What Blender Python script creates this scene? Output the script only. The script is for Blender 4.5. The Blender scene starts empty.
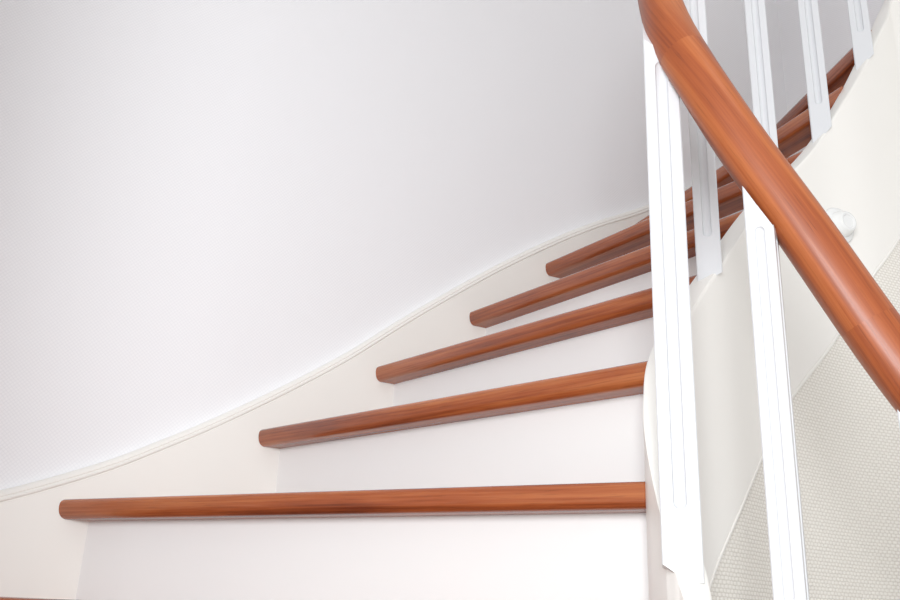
import bpy, bmesh, math
from mathutils import Vector, Matrix

C = bpy.context.scene.collection
ZO = 0.735            # eye height above the floor; plan coordinates are measured from the photographer
RISE = 0.185
Z1 = 0.190            # top of the first fully visible tread above the eye
TH = 0.038            # tread thickness
OVER = 0.048          # nosing overhang
ST = 0.040            # thickness of the inner string

# ------------------------------------------------------------------ materials
def srgb(r, g, b):
    f = lambda c: (c / 12.92 if c <= 0.04045 else ((c + 0.055) / 1.055) ** 2.4)
    return (f(r / 255), f(g / 255), f(b / 255), 1)

def newmat(name):
    m = bpy.data.materials.new(name); m.use_nodes = True
    nt = m.node_tree
    return m, nt, nt.nodes['Principled BSDF']

def link(nt, a, b): nt.links.new(a, b)

def mat_paint(name, col, rough=0.35, bump=0.02):
    m, nt, b = newmat(name)
    b.inputs['Base Color'].default_value = srgb(*col)
    b.inputs['Roughness'].default_value = rough
    tc = nt.nodes.new('ShaderNodeTexCoord')
    mp = nt.nodes.new('ShaderNodeMapping'); mp.inputs['Scale'].default_value = (60, 60, 6)
    n = nt.nodes.new('ShaderNodeTexNoise'); n.inputs['Scale'].default_value = 3; n.inputs['Detail'].default_value = 3
    bp = nt.nodes.new('ShaderNodeBump'); bp.inputs['Strength'].default_value = bump; bp.inputs['Distance'].default_value = 0.002
    link(nt, tc.outputs['Object'], mp.inputs['Vector']); link(nt, mp.outputs[0], n.inputs['Vector'])
    link(nt, n.outputs['Fac'], bp.inputs['Height']); link(nt, bp.outputs[0], b.inputs['Normal'])
    return m

def mat_wood(name, light, mid, dark, seed=0.0, rough=0.22, coat=0.3):
    """varnished cherry; grain runs along U of the UV map"""
    m, nt, b = newmat(name)
    uv = nt.nodes.new('ShaderNodeUVMap')
    oi = nt.nodes.new('ShaderNodeObjectInfo')
    cb = nt.nodes.new('ShaderNodeCombineXYZ')
    ml = nt.nodes.new('ShaderNodeMath'); ml.operation = 'MULTIPLY_ADD'
    ml.inputs[1].default_value = 7.0; ml.inputs[2].default_value = seed
    link(nt, oi.outputs['Random'], ml.inputs[0]); link(nt, ml.outputs[0], cb.inputs['Z'])
    ad = nt.nodes.new('ShaderNodeVectorMath'); ad.operation = 'ADD'
    link(nt, uv.outputs[0], ad.inputs[0]); link(nt, cb.outputs[0], ad.inputs[1])
    def layer(sx, sy, scale, detail, dist):
        mp = nt.nodes.new('ShaderNodeMapping'); mp.inputs['Scale'].default_value = (sx, sy, 1)
        n = nt.nodes.new('ShaderNodeTexNoise'); n.inputs['Scale'].default_value = scale
        n.inputs['Detail'].default_value = detail; n.inputs['Distortion'].default_value = dist
        link(nt, ad.outputs[0], mp.inputs['Vector']); link(nt, mp.outputs[0], n.inputs['Vector'])
        return n.outputs['Fac']
    broad = layer(1.6, 26, 1.0, 2, 0.6)
    fine = layer(5, 240, 1.0, 4, 0.3)
    pore = layer(22, 520, 1.0, 2, 0.0)
    mx = nt.nodes.new('ShaderNodeMath'); mx.operation = 'MULTIPLY_ADD'; mx.inputs[1].default_value = 0.38
    link(nt, fine, mx.inputs[0])
    mb = nt.nodes.new('ShaderNodeMath'); mb.operation = 'MULTIPLY'; mb.inputs[1].default_value = 0.62
    link(nt, broad, mb.inputs[0]); link(nt, mb.outputs[0], mx.inputs[2])
    cr = nt.nodes.new('ShaderNodeValToRGB')
    e = cr.color_ramp.elements
    e[0].position = 0.33; e[0].color = srgb(*dark)
    e[1].position = 0.66; e[1].color = srgb(*light)
    k = e.new(0.5); k.color = srgb(*mid)
    link(nt, mx.outputs[0], cr.inputs['Fac'])
    pr = nt.nodes.new('ShaderNodeMapRange'); pr.inputs['From Min'].default_value = 0.30; pr.inputs['From Max'].default_value = 0.42
    pr.inputs['To Min'].default_value = 0.8; pr.inputs['To Max'].default_value = 1.0
    link(nt, pore, pr.inputs['Value'])
    mc = nt.nodes.new('ShaderNodeMix'); mc.data_type = 'RGBA'; mc.blend_type = 'MULTIPLY'; mc.inputs['Factor'].default_value = 1
    link(nt, cr.outputs[0], mc.inputs[6]); link(nt, pr.outputs[0], mc.inputs[7])
    link(nt, mc.outputs[2], b.inputs['Base Color'])
    b.inputs['Roughness'].default_value = rough
    b.inputs['Coat Weight'].default_value = coat; b.inputs['Coat Roughness'].default_value = 0.12
    bp = nt.nodes.new('ShaderNodeBump'); bp.inputs['Strength'].default_value = 0.06; bp.inputs['Distance'].default_value = 0.001
    link(nt, fine, bp.inputs['Height']); link(nt, bp.outputs[0], b.inputs['Normal'])
    return m

def mat_weave(name, hi, lo, px, pz, strength, dist, rough=0.75, stag=0.5):
    """glass-fibre wallpaper: staggered oval threads, px by pz metres, in UV metres"""
    m, nt, b = newmat(name)
    uv = nt.nodes.new('ShaderNodeUVMap')
    wn = nt.nodes.new('ShaderNodeTexNoise'); wn.inputs['Scale'].default_value = 60; wn.inputs['Detail'].default_value = 2
    link(nt, uv.outputs[0], wn.inputs['Vector'])
    sep = nt.nodes.new('ShaderNodeSeparateXYZ'); link(nt, uv.outputs[0], sep.inputs[0])
    def M(op, a, bb=None, c=None):
        n = nt.nodes.new('ShaderNodeMath'); n.operation = op
        for i, v in enumerate((a, bb, c)):
            if v is None: continue
            if isinstance(v, (int, float)): n.inputs[i].default_value = v
            else: link(nt, v, n.inputs[i])
        return n.outputs[0]
    wob = M('MULTIPLY_ADD', wn.outputs['Fac'], 0.7, -0.35)
    u = M('ADD', M('DIVIDE', sep.outputs['X'], px), wob)
    v = M('ADD', M('DIVIDE', sep.outputs['Y'], pz), M('MULTIPLY', wob, 0.5))
    row = M('FLOOR', v)
    u2 = M('ADD', u, M('MULTIPLY', row, stag))
    fu = M('SUBTRACT', M('FRACT', u2), 0.5)
    fv = M('SUBTRACT', M('FRACT', v), 0.5)
    d = M('POWER', M('ADD', M('POWER', M('ABSOLUTE', fu), 3.4), M('POWER', M('ABSOLUTE', fv), 3.4)), 1 / 3.4)
    h = nt.nodes.new('ShaderNodeMapRange'); h.interpolation_type = 'SMOOTHSTEP'
    h.inputs['From Min'].default_value = 0.22; h.inputs['From Max'].default_value = 0.60
    h.inputs['To Min'].default_value = 1; h.inputs['To Max'].default_value = 0
    link(nt, d, h.inputs['Value'])
    mc = nt.nodes.new('ShaderNodeMix'); mc.data_type = 'RGBA'
    mc.inputs[6].default_value = srgb(*lo); mc.inputs[7].default_value = srgb(*hi)
    link(nt, h.outputs[0], mc.inputs['Factor']); link(nt, mc.outputs[2], b.inputs['Base Color'])
    bp = nt.nodes.new('ShaderNodeBump'); bp.inputs['Strength'].default_value = strength; bp.inputs['Distance'].default_value = dist
    link(nt, h.outputs[0], bp.inputs['Height']); link(nt, bp.outputs[0], b.inputs['Normal'])
    b.inputs['Roughness'].default_value = rough
    return m

WHITE = mat_paint('white_lacquer', (238, 238, 237), 0.32)
CREAM = mat_paint('cream_white_lacquer', (239, 237, 232), 0.32)
WBAL = mat_paint('baluster_lacquer', (217, 219, 222), 0.28)
PLASTIC = mat_paint('white_plastic', (232, 233, 232), 0.25, 0.0)
WOOD = mat_wood('cherry_tread_wood', (180, 107, 62), (155, 80, 43), (106, 48, 27), coat=0.5)
RAILW = mat_wood('cherry_rail_wood', (180, 104, 57), (160, 83, 42), (130, 61, 32), seed=3.1, rough=0.42, coat=0.07)
PAPER = mat_weave('fine_woven_wallpaper', (240, 240, 242), (233, 233, 236), 0.0060, 0.0060, 0.08, 0.0007, stag=0.0)
WEAVE = mat_weave('coarse_woven_wallpaper', (239, 236, 229), (214, 209, 200), 0.0096, 0.0058, 0.5, 0.0013)
FLOORM = mat_paint('pale_floor', (226, 220, 212), 0.45)
CEIL = mat_paint('ceiling_paint', (242, 242, 240), 0.8, 0.0)

# ------------------------------------------------------------------ helpers
def obj(name, verts, faces, mat, parent=None, uvs=None, smooth=False, sharp=35):
    me = bpy.data.meshes.new(name)
    me.from_pydata([(v[0], v[1], v[2]) for v in verts], [], faces)
    if uvs:
        lay = me.uv_layers.new(name='UVMap')
        for poly in me.polygons:
            for li in poly.loop_indices:
                lay.data[li].uv = uvs[me.loops[li].vertex_index] if not callable(uvs) else uvs(me.vertices[me.loops[li].vertex_index].co, poly)
    me.materials.append(mat)
    bm = bmesh.new(); bm.from_mesh(me)
    bmesh.ops.recalc_face_normals(bm, faces=bm.faces)
    bm.to_mesh(me); bm.free()
    if smooth:
        me.shade_smooth()
        me.set_sharp_from_angle(angle=math.radians(sharp))
    o = bpy.data.objects.new(name, me); C.objects.link(o)
    if parent: o.parent = parent; o.matrix_parent_inverse = Matrix.Identity(4)
    return o

def empty(name, label, cat, loc=(0, 0, 0)):
    o = bpy.data.objects.new(name, None); o.empty_display_size = 0.1
    C.objects.link(o); o.location = loc; o['label'] = label; o['category'] = cat
    return o

def catmull(pts, n=10):
    P = [Vector(p) for p in pts]
    P = [P[0] * 2 - P[1]] + P + [P[-1] * 2 - P[-2]]
    out = []
    for i in range(1, len(P) - 2):
        p0, p1, p2, p3 = P[i - 1:i + 3]
        for k in range(n):
            t = k / n
            out.append(0.5 * ((2 * p1) + (p2 - p0) * t + (2 * p0 - 5 * p1 + 4 * p2 - p3) * t * t + (3 * p1 - p0 - 3 * p2 + p3) * t ** 3))
    out.append(P[-2].copy())
    return out

def rings(sections, closed=True):
    """list of equally long sections (world points) -> verts, faces with end caps"""
    m = len(sections[0]); V = [p for s in sections for p in s]; F = []
    for i in range(len(sections) - 1):
        for j in range(m if closed else m - 1):
            a = i * m + j; b = i * m + (j + 1) % m
            F.append((a, b, b + m, a + m))
    if closed:
        F.append(tuple(range(m))[::-1]); F.append(tuple(range((len(sections) - 1) * m, len(sections) * m)))
    return V, F

# ------------------------------------------------------------------ plan of the stair
WM, WC = 0.5018, 2.146                       # face of the wall string on the back wall: y = WM x + WC
WD = Vector((1, WM, 0)).normalized()         # along the back wall
WN = Vector((-WD.y, WD.x, 0))                # into the back wall
LW0 = Vector((-1.16, 1.5639, 0))             # corner of back wall and left wall (string faces)
LD = Vector((0.449, -0.894, 0))              # left wall runs towards the camera
RC = Vector((1.15, 2.723, 0))                # corner of back wall and right wall
Lp = {-3: (-0.66, 0.568), -2: (-0.78, 0.807), -1: (-0.93, 1.106), 0: (-1.10, 1.444),
      1: (-0.735, 1.777), 2: (-0.402, 1.944), 3: (-0.168, 2.062), 4: (0.051, 2.172),
      5: (0.256, 2.274), 6: (0.523, 2.408), 7: (0.790, 2.542), 8: (1.298, 2.428), 9: (1.42, 2.19)}
Rp = {-3: (0.62, 0.968), -2: (0.46, 1.012), -1: (0.370, 1.030), 0: (0.292, 1.078),
      1: (0.276, 1.230), 2: (0.295, 1.277), 3: (0.409, 1.384), 4: (0.541, 1.512),
      5: (0.698, 1.614), 6: (0.813, 1.657), 7: (0.919, 1.706), 8: (1.000, 1.732), 9: (1.11, 1.69)}
zt = lambda k: Z1 + (k - 1) * RISE

# inner edge of the inner string: x, y, top z, board depth
INNER = [(0.66, 0.95, -0.545, 0.18), (0.58, 0.985, -0.47, 0.25), (0.50, 1.005, -0.40, 0.33), (0.42, 1.018, -0.27, 0.40),
         (0.350, 1.037, -0.14, 0.42), (0.308, 1.060, -0.035, 0.42), (0.285, 1.095, 0.040, 0.42), (0.279, 1.135, 0.106, 0.42),
         (0.274, 1.170, 0.169, 0.42), (0.2715, 1.205, 0.245, 0.42), (0.278, 1.237, 0.306, 0.42), (0.295, 1.272, 0.376, 0.42),
         (0.345, 1.325, 0.465, 0.42), (0.409, 1.384, 0.560, 0.41), (0.541, 1.512, 0.745, 0.40), (0.698, 1.614, 0.922, 0.407),
         (0.813, 1.657, 1.094, 0.424), (0.919, 1.706, 1.285, 0.485), (0.970, 1.728, 1.380, 0.49), (1.05, 1.725, 1.53, 0.50), (1.14, 1.66, 1.68, 0.50)]
path = catmull([Vector((a, b, c)) for a, b, c, d in INNER], 8)
depth = []
for i in range(len(INNER) - 1):
    for k in range(8): depth.append(INNER[i][3] * (1 - k / 8) + INNER[i + 1][3] * k / 8)
depth.append(INNER[-1][3])
def plan_normals(P):
    N = []
    for i in range(len(P)):
        a = P[max(0, i - 1)]; b = P[min(len(P) - 1, i + 1)]
        t = Vector((b.x - a.x, b.y - a.y, 0)).normalized()
        N.append(Vector((t.y, -t.x, 0)))      # towards the stairwell
    return N
pn = plan_normals(path)
for _ in range(3):
    pn = [((pn[max(0, i - 1)] + pn[i] * 2 + pn[min(len(pn) - 1, i + 1)]).normalized()) for i in range(len(pn))]
def zoff(v): return Vector((v[0], v[1], v[2] + ZO))

# ------------------------------------------------------------------ staircase
stair = empty('staircase', 'white winding staircase with glossy reddish-brown wooden treads turning up along the wallpapered wall', 'staircase', (0.28, 1.2, 0))
SO = Vector((0.28, 1.2, 0))
def sv(v): return zoff(v) - SO

def over(k): return 0.072 if k >= 5 else OVER
NOSE = [(0.011, 0.0), (0.006, -0.0012), (0.0025, -0.004), (0.0006, -0.008), (0.0, -0.014), (0.0004, -0.020), (0.0016, -0.026),
        (0.0036, -0.031), (0.0064, -0.0345), (0.009, -0.0365), (0.0125, -0.038)]
def along(P, Q, d, u):
    """move from P by perpendicular depth u (normal n=d) in direction of Q-P"""
    w = (Q - P); w.z = 0
    return P + w * (u / max(1e-6, w.dot(d)))
def nose_frame(k):
    L = Vector((*Lp[k], 0)); R = Vector((*Rp[k], 0))
    e = (R - L).normalized(); n = Vector((-e.y, e.x, 0))
    return L, R, e, n
def left_dir(k):
    return WD if 1 <= k <= 7 else (-LD if k < 1 else Vector((0.449, -0.894, 0)))
def make_tread(k):
    L, R, e, n = nose_frame(k)
    Rn = Vector((*Rp[k + 1], 0)) if k + 1 in Rp else R + n * 0.2
    ld = left_dir(k)
    z = zt(k)
    V = []; 
    for (u, dz) in NOSE:
        a = along(L, L + ld, n, u) if abs(ld.dot(n)) > 0.15 else L + n * u
        b = along(R, Rn, n, u)
        a = a - e * 0.004; b = b + e * 0.003
        V += [Vector((a.x, a.y, z + dz)), Vector((b.x, b.y, z + dz))]
    m = len(NOSE)
    # back outline, left to right
    if k + 1 in Lp:
        L2, R2, e2, n2 = nose_frame(k + 1)
        uu = over(k + 1) + 0.014
        ld2 = left_dir(k + 1)
        a = (along(L2, L2 + ld2, n2, uu) if abs(ld2.dot(n2)) > 0.15 else L2 + n2 * uu) - e2 * 0.004
        if k + 2 in Rp: b = along(R2, Vector((*Rp[k + 2], 0)), n2, uu) + e2 * 0.004
        else: b = R2 + n2 * uu
    else:
        a = L + n * 0.25; b = R + n * 0.25
    back = [a]
    if k == 0: back = [LW0 + Vector((0.004, 0, 0)), a]
    if k == 7: back = [RC - e * 0.004, a]
    back.append(b)
    it = len(V); nb = len(back)
    V += [Vector((p.x, p.y, z)) for p in back] + [Vector((p.x, p.y, z - TH)) for p in back]
    F = []
    for i in range(m - 1): F.append((2 * i, 2 * i + 1, 2 * i + 3, 2 * i + 2))
    F.append(tuple([1, 0] + [it + i for i in range(nb)]))                                    # top
    F.append(tuple([2 * m - 2, 2 * m - 1] + [it + nb + i for i in range(nb)][::-1]))         # underside
    for i in range(nb - 1): F.append((it + i, it + i + 1, it + nb + i + 1, it + nb + i))
    F.append(tuple([2 * i for i in range(m)] + [it + nb, it]))                                # left end
    F.append(tuple([2 * i + 1 for i in range(m)] + [it + 2 * nb - 1, it + nb - 1]))           # right end
    uv = []
    off = Vector((k * 0.37, k * 0.73))
    for i, v in enumerate(V):
        d = Vector((v.x, v.y, 0)) - L
        q = d.dot(n)
        if i < 2 * m: q = 0.02 + (v.z - z)
        elif i >= it + nb: q = -0.03 - q
        uv.append((d.dot(e) + off.x, q + off.y))
    o = obj('tread', [sv(v) for v in V], F, WOOD, stair, uv, smooth=True, sharp=50)
    return o
def make_riser(k):
    L, R, e, n = nose_frame(k)
    ld = left_dir(k)
    z0, z1_ = zt(k - 1) - 0.004, zt(k) - TH + 0.001
    if k == -3: z0 = -ZO
    def edge(u):
        a = along(L, L + ld, n, u) if abs(ld.dot(n)) > 0.15 else L + n * u
        b = along(R, Vector((*Rp[k + 1], 0)), n, u) if k + 1 in Rp else R + n * u
        return a - e * 0.006, b + e * 0.006
    a, b = edge(over(k)); c, d = edge(over(k) + 0.014)
    V = []
    for zz in (z0, z1_):
        V += [Vector((p.x, p.y, zz)) for p in (a, b, d, c)]
    F = [(0, 1, 2, 3), (4, 5, 6, 7), (0, 1, 5, 4), (1, 2, 6, 5), (2, 3, 7, 6), (3, 0, 4, 7)]
    obj('riser', [sv(v) for v in V], F, WHITE, stair)
for k in range(-3, 9): make_tread(k)
for k in range(-3, 9): make_riser(k)

# inner (well side) string: one curved board with eased, beaded edges
def string_section(p, n, d):
    t = ST
    prof = [(0.0, -0.003), (0.0009, -0.0009), (0.003, 0.0), (t - 0.006, 0.0), (t - 0.002, -0.0015), (t, -0.006),
            (t, -0.012), (t, -d + 0.012), (t - 0.001, -d + 0.011), (t - 0.001, -d + 0.0095), (t + 0.0005, -d + 0.0085), (t + 0.001, -d + 0.006), (t, -d + 0.002), (t - 0.002, -d), (0.003, -d), (0, -d + 0.003)]
    return [Vector((p.x + n.x * a, p.y + n.y * a, max(-ZO + 0.001 * (j > 6), p.z + b))) for j, (a, b) in enumerate(prof)]
secs = [[sv(q) for q in string_section(p, n, d)] for p, n, d in zip(path, pn, depth)]
V, F = rings(secs)
obj('inner_string', V, F, CREAM, stair, smooth=True, sharp=40)['label'] = 'curved white inner string board'

# wall string on the back wall, with a moulded top edge
WTOP = [(-1.20, 0.115), (-1.05, 0.140), (-0.93, 0.165), (-0.831, 0.196), (-0.681, 0.267), (-0.581, 0.327), (-0.481, 0.393), (-0.355, 0.485), (-0.229, 0.586), (-0.115, 0.690),
        (-0.001, 0.789), (0.14, 0.905), (0.298, 1.022), (0.42, 1.103), (0.553, 1.181), (0.70, 1.28), (0.85, 1.40), (1.00, 1.52), (1.15, 1.62)]
def wall_string(origin, d, n, tops, drop, name='wall_string', th=0.03):
    """d along the wall, n into the wall; tops = (distance along, z)"""
    P = catmull([Vector((s, z, 0)) for s, z in tops], 5)
    secs = []
    prof = [(-0.0005, 0.0), (-th + 0.011, 0.0), (-th + 0.005, -0.003), (-th + 0.001, -0.0085), (-th + 0.0005, -0.0125), (-th + 0.0018, -0.0145), (-th + 0.0005, -0.0165), (-th - 0.002, -0.0195),
            (-th - 0.0015, -0.0225), (-th + 0.0012, -0.0238), (-th + 0.0012, -0.0255), (-th, -0.027), (-th, None), (-0.0005, None)]
    for q in P:
        base = origin + d * q.x + n * th
        zb = max(q.y - drop, -ZO)
        secs.append([sv(Vector((base.x + n.x * a, base.y + n.y * a, zb if b is None else q.y + b))) for a, b in prof])
    V, F = rings(secs)
    o = obj(name, V, F, CREAM, stair, smooth=True, sharp=38)
    o['label'] = 'white wall string board with moulded top edge'
    return o
o0 = Vector((0, WC, 0)); kx = math.sqrt(1 + WM * WM)
wall_string(o0, WD, WN, [(x * kx, z) for x, z in WTOP], 0.46)
# wall string on the left wall (runs down beside the photographer)
LN = Vector((-0.894, -0.449, 0))
wall_string(LW0, LD, LN, [(-0.02, 0.125), (0.2, 0.03), (0.5, -0.12), (0.8, -0.30), (1.1, -0.49), (1.3, -0.60)], 0.40)
# wall string on the right wall, above the frame
wall_string(RC, Vector((0.449, -0.894, 0)), Vector((0.894, 0.449, 0)), [(0.0, 1.60), (0.3, 1.75), (0.62, 1.92)], 0.5)

# ------------------------------------------------------------------ railing
rail = empty('stair_railing', 'reddish-brown wooden handrail on white fluted balusters following the inner curve of the stair', 'railing', (0.30, 1.1, 0))
RO = Vector((0.30, 1.1, 0))
def rv(v): return zoff(v) - RO
RAIL = [(0.66, 0.965, 0.10), (0.61, 0.995, 0.17), (0.551, 1.020, 0.275), (0.532, 1.025, 0.313), (0.489, 1.035, 0.396), (0.437, 1.045, 0.507),
        (0.399, 1.056, 0.575), (0.355, 1.068, 0.672), (0.324, 1.090, 0.762), (0.304, 1.118, 0.836), (0.301, 1.150, 0.914), (0.306, 1.20, 1.03),
        (0.330, 1.265, 1.17), (0.43, 1.365, 1.36), (0.555, 1.495, 1.56), (0.71, 1.60, 1.74), (0.83, 1.645, 1.92), (0.93, 1.69, 2.10), (1.05, 1.705, 2.25), (1.15, 1.66, 2.40)]
rp = catmull(RAIL, 8)
for _ in range(60):
    rp = [rp[0]] + [(rp[i - 1] + rp[i] * 2 + rp[i + 1]) / 4 for i in range(1, len(rp) - 1)] + [rp[-1]]
def rail_sections(P):
    secs = []; uvs = []; s = 0
    for i, p in enumerate(P):
        a = P[max(0, i - 1)]; b = P[min(len(P) - 1, i + 1)]
        t = (b - a).normalized()
        h = Vector((t.y, -t.x, 0)).normalized()
        up = h.cross(t).normalized()
        if i: s += (P[i] - P[i - 1]).length
        ring = []
        N = 32
        for j in range(N):
            an = 2 * math.pi * j / N
            ca, sa = math.cos(an), math.sin(an)
            ex = 2 / 2.35
            x = 0.0306 * math.copysign(abs(ca) ** ex, ca); y = 0.0338 * math.copysign(abs(sa) ** ex, sa)
            ring.append(p + h * x + up * y)
            uvs.append((s, 0.12 * abs(((j / N + 0.5) % 1) - 0.5) * 2 + (0 if j < N / 2 else 0.0)))
        secs.append(ring)
    return secs, uvs
S, U = rail_sections(rp)
n_ring = 32
cuts = [0, 28, 66, len(rp) - 1]
tags = ['lower wreathed length of the handrail', 'straight sloping length of the handrail', 'upper wreathed length of the handrail']
for a, b, lab in zip(cuts[:-1], cuts[1:], tags):
    V, F = rings([[rv(q) for q in ring] for ring in S[a:b + 1]])
    o = obj('handrail', V, F, RAILW, rail, U[a * n_ring:(b + 1) * n_ring], smooth=True, sharp=60)

def nearest_z(P, x, y):
    best = None
    for a, b in zip(P[:-1], P[1:]):
        ab = Vector((b.x - a.x, b.y - a.y)); ap = Vector((x - a.x, y - a.y))
        t = max(0, min(1, ap.dot(ab) / max(1e-9, ab.dot(ab))))
        d = (ap - ab * t).length
        if best is None or d < best[0]: best = (d, a.z + (b.z - a.z) * t)
    return best[1]
mid = [p + n * ST * 0.5 for p, n in zip(path, pn)]
def baluster(x, y, z0, yaw, w, drop=0.05, fl_bot=0.075, fl_top=0.10):
    fit = z0 is None
    if y > 1.2: fl_bot = 0.05
    if fit: z0 = nearest_z(mid, x, y)
    z1 = nearest_z(rp, x, y)
    hw = w * 0.18; dm = w * 0.15; ch = 0.0016; h = w / 2
    f0, f1 = z0 + fl_bot, z1 - fl_top
    lv = [z0]
    if f1 > f0:
        lv += [f0 + hw * t for t in (0, 0.1, 0.3, 0.6, 1.0)] + [f1 - hw * t for t in (1.0, 0.6, 0.3, 0.1, 0)]
    lv.append(z1)
    cy, sy = math.cos(yaw), math.sin(yaw)
    secs = []
    for z in lv:
        g = 0.0
        if f0 < z < f1:
            q = min(1, (z - f0) / hw, (f1 - z) / hw); g = math.sqrt(max(0, 1 - (1 - q) ** 2))
        ring = []
        for side in range(4):
            a = side * math.pi / 2; ca, sa = math.cos(a), math.sin(a)
            loc = [(-h + ch, -h)]
            for t in (-1, -0.8, -0.4, 0, 0.4, 0.8, 1):
                loc.append((t * hw * (0.15 + 0.85 * g), -h + dm * g * math.sqrt(max(0, 1 - t * t))))
            loc.append((h - ch, -h))
            for lx, ly in loc:
                px, py = lx * ca - ly * sa, lx * sa + ly * ca
                wx, wy, wz = x + px * cy - py * sy, y + px * sy + py * cy, z
                if z == z0 and fit: wz = nearest_z(mid, wx, wy) - 0.006
                if not fit: wz = max(wz, z0 + 0.02 * max(0, min(1.0, (0.294 - wx) / 0.018)))   # steep cut on the wreathed string
                if z == z1: wz = nearest_z(rp, wx, wy) - drop
                ring.append(rv(Vector((wx, wy, wz))))
        secs.append(ring)
    V, F = rings(secs)
    return obj('baluster', V, F, WBAL, rail, smooth=True, sharp=25)
BAL = [  # x, y, bottom z (None: cut to the slope of the string), yaw, width
    (0.548, 1.022, None, -0.55, 0.038, 0.075),
    (0.3945, 1.050, None, -0.50, 0.0345, 0.078),
    (0.2960, 1.133, 0.053, -0.24, 0.0480, 0.038, 0.085),
    (0.423, 1.368, None, -0.30, 0.0400),
    (0.597, 1.527, None, -0.34, 0.0395),
    (0.746, 1.612, None, -0.40, 0.0395),
    (0.882, 1.665, None, -0.46, 0.0395)]
for b in BAL: baluster(*b)
def newel(x, y, z0, z1, yaw, w=0.085):
    h = w / 2; c = 0.006; secs = []
    cy, sy = math.cos(yaw), math.sin(yaw)
    for z, s in ((z0, 1), (z1 - 0.05, 1), (z1 - 0.045, 1.15), (z1 - 0.03, 1.15), (z1, 0.6)):
        ring = []
        for px, py in ((-h + c, -h), (h - c, -h), (h, -h + c), (h, h - c), (h - c, h), (-h + c, h), (-h, h - c), (-h, -h + c)):
            ring.append(rv(Vector((x + (px * cy - py * sy) * s, y + (px * sy + py * cy) * s, z))))
        secs.append(ring)
    V, F = rings(secs); obj('newel_post', V, F, WBAL, rail)
newel(0.70, 0.95, -ZO, 0.20, -0.45)
newel(1.19, 1.62, 1.15, 2.52, -0.9)

# ------------------------------------------------------------------ round cover on the outer face of the string
def cover():
    cx, cy_, cz = 0.745, 1.585, 0.757
    best = min(range(len(path)), key=lambda i: abs((path[i].x + pn[i].x * ST) / (path[i].y + pn[i].y * ST) - 0.470) + (10 if path[i].y < 1.2 else 0))
    p = path[best] + pn[best] * ST; n = pn[best]
    base = Vector((p.x, p.y, 0.472 * p.y))
    root = empty('round_cap', 'small round white stepped cap on the outer face of the stair string', 'cap', zoff(base))
    t = Vector((-n.y, n.x, 0)); up = Vector((0, 0, 1))
    def lathe(name, prof, seg=40, lab=None):
        secs = []
        for d, r in prof:
            secs.append([n * d + t * (r * math.cos(2 * math.pi * j / seg)) + up * (r * math.sin(2 * math.pi * j / seg)) for j in range(seg)])
        V, F = rings(secs); return obj(name, V, F, PLASTIC, root, smooth=True, sharp=30)
    lathe('base_plate', [(-0.001, 0.0385), (0.004, 0.0385), (0.009, 0.036), (0.012, 0.031), (0.013, 0.027)])
    lathe('button', [(0.012, 0.027), (0.018, 0.0262), (0.026, 0.0225), (0.031, 0.0195), (0.0325, 0.0165), (0.0315, 0.0135), (0.0295, 0.0125), (0.0295, 0.003)])
cover()

# ------------------------------------------------------------------ the setting
def structure(o): o['kind'] = 'structure'; return o
def wall(name, a, b, z0, z1, n, th, mat):
    a = Vector((a[0], a[1], 0)); b = Vector((b[0], b[1], 0)); d = (b - a).normalized()
    V = []
    for zz in (z0, z1):
        for p in (a, b, b + n * th, a + n * th): V.append(Vector((p.x, p.y, zz + ZO)))
    F = [(0, 1, 2, 3), (4, 5, 6, 7), (0, 1, 5, 4), (1, 2, 6, 5), (2, 3, 7, 6), (3, 0, 4, 7)]
    uv = [(((v - a).dot(d) + v.z) * 0.7071 + 5, (v.z - (v - a).dot(d)) * 0.7071 + 5) for v in V]
    return structure(obj(name, V, F, mat, None, uv))
ZC = 3.2
WB = lambda x: (x, WM * x + WC + 0.03 / WD.x)
cl = LW0 + LN * 0.03 + WN * 0.03
cr_ = RC + Vector((0.894, 0.449, 0)) * 0.03 + WN * 0.03
wall('wall_back', cl, cr_, -ZO, ZC, WN, 0.12, PAPER)
wall('wall_left', cl, cl + LD * 1.15, -ZO, ZC, LN, 0.12, PAPER)
wall('wall_right', cr_, cr_ + LD * 3.6, -ZO, ZC, Vector((0.894, 0.449, 0)), 0.12, PAPER)
def slab(name, z0, z1, mat):
    q = [cl + (WN + LN) * 0.12, cr_ + (WN - LN) * 0.12, cr_ + LD * 3.6 - LN * 0.12, cl + LD * 3.6 + LN * 0.12]
    V = [Vector((p.x, p.y, z + ZO)) for z in (z0, z1) for p in q]
    F = [(0, 1, 2, 3), (4, 5, 6, 7), (0, 1, 5, 4), (1, 2, 6, 5), (2, 3, 7, 6), (3, 0, 4, 7)]
    return structure(obj(name, V, F, mat))
slab('floor', -ZO - 0.1, -ZO, FLOORM)
slab('ceiling', ZC, ZC + 0.1, CEIL)
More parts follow.
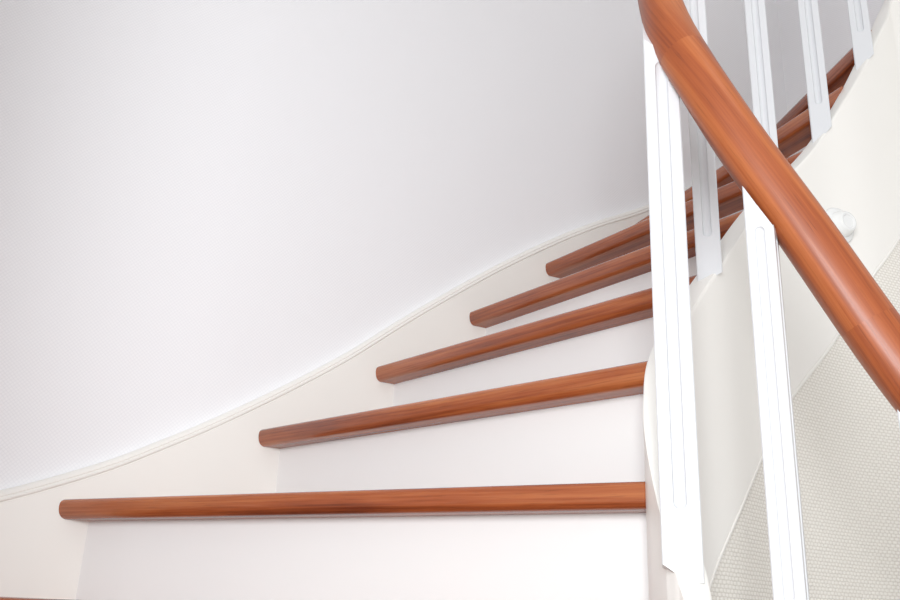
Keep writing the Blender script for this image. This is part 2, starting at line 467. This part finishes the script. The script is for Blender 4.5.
# papered wall closing the space under the flight, following the curve of the string
i0 = next(i for i, d in enumerate(path) if d.z > 0.30)
secs = []; uvs = []; s = 0
for i in range(i0, len(path)):
    p, n, d = path[i], pn[i], depth[i]
    if i > i0: s += (Vector((p.x, p.y, 0)) - Vector((path[i - 1].x, path[i - 1].y, 0))).length
    o_, in_ = p + n * (ST - 0.004), p + n * 0.004
    top, bot = p.z - d + 0.012, -ZO
    q = [Vector((o_.x, o_.y, bot)), Vector((o_.x, o_.y, top)), Vector((in_.x, in_.y, top)), Vector((in_.x, in_.y, bot))]
    secs.append([zoff(v) for v in q]); uvs += [(s, v.z) for v in q]
V, F = rings(secs)
structure(obj('wall_under_stair', V, F, WEAVE, None, uvs, smooth=True, sharp=40))

# ------------------------------------------------------------------ light
w = bpy.data.worlds.new('World'); bpy.context.scene.world = w; w.use_nodes = True
bg = w.node_tree.nodes['Background']; bg.inputs[0].default_value = (1.0, 0.975, 0.96, 1); bg.inputs[1].default_value = 0.34
def area(name, loc, target, size, power, col=(1, 1, 1), sy=None):
    l = bpy.data.lights.new(name, 'AREA'); l.size = size; l.energy = power; l.color = col
    if sy: l.shape = 'RECTANGLE'; l.size_y = sy
    else: l.shape = 'DISK'
    o = bpy.data.objects.new(name, l); C.objects.link(o)
    o.location = zoff(Vector(loc)); o.rotation_euler = (zoff(Vector(target)) - o.location).to_track_quat('-Z', 'Y').to_euler()
    return o
area('hall_window', (-0.38, -1.15, 0.45), (0.1, 1.8, 0.4), 1.0, 35, (0.94, 0.97, 1.0))
area('camera_flash', (0.10, -0.10, 0.16), (0.3, 1.5, 0.4), 0.12, 0.5, (1.0, 0.985, 0.96))
area('hall_lamp', (0.7, -0.6, 2.6), (0.4, 1.0, 0), 0.8, 3, (1, 0.95, 0.9))

# ------------------------------------------------------------------ camera
cam = bpy.data.cameras.new('Camera'); co = bpy.data.objects.new('Camera', cam); C.objects.link(co)
cam.sensor_fit = 'HORIZONTAL'; cam.sensor_width = 36; cam.lens = 36; cam.clip_start = 0.02
p, r = math.radians(19.56), math.radians(2.5)
Fw = Vector((0, math.cos(p), math.sin(p))); Uw = Vector((0, -math.sin(p), math.cos(p))); Xw = Vector((1, 0, 0))
X2 = Xw * math.cos(r) + Uw * math.sin(r); U2 = Uw * math.cos(r) - Xw * math.sin(r)
M = Matrix((X2, U2, -Fw)).transposed().to_4x4(); M.translation = Vector((0, 0, ZO))
co.matrix_world = M
sc = bpy.context.scene; sc.camera = co
sc.view_settings.view_transform = 'Standard'; sc.view_settings.look = 'None'
sc.view_settings.gamma = 1; sc.view_settings.use_curve_mapping = False
sc.view_settings.exposure = 0.72
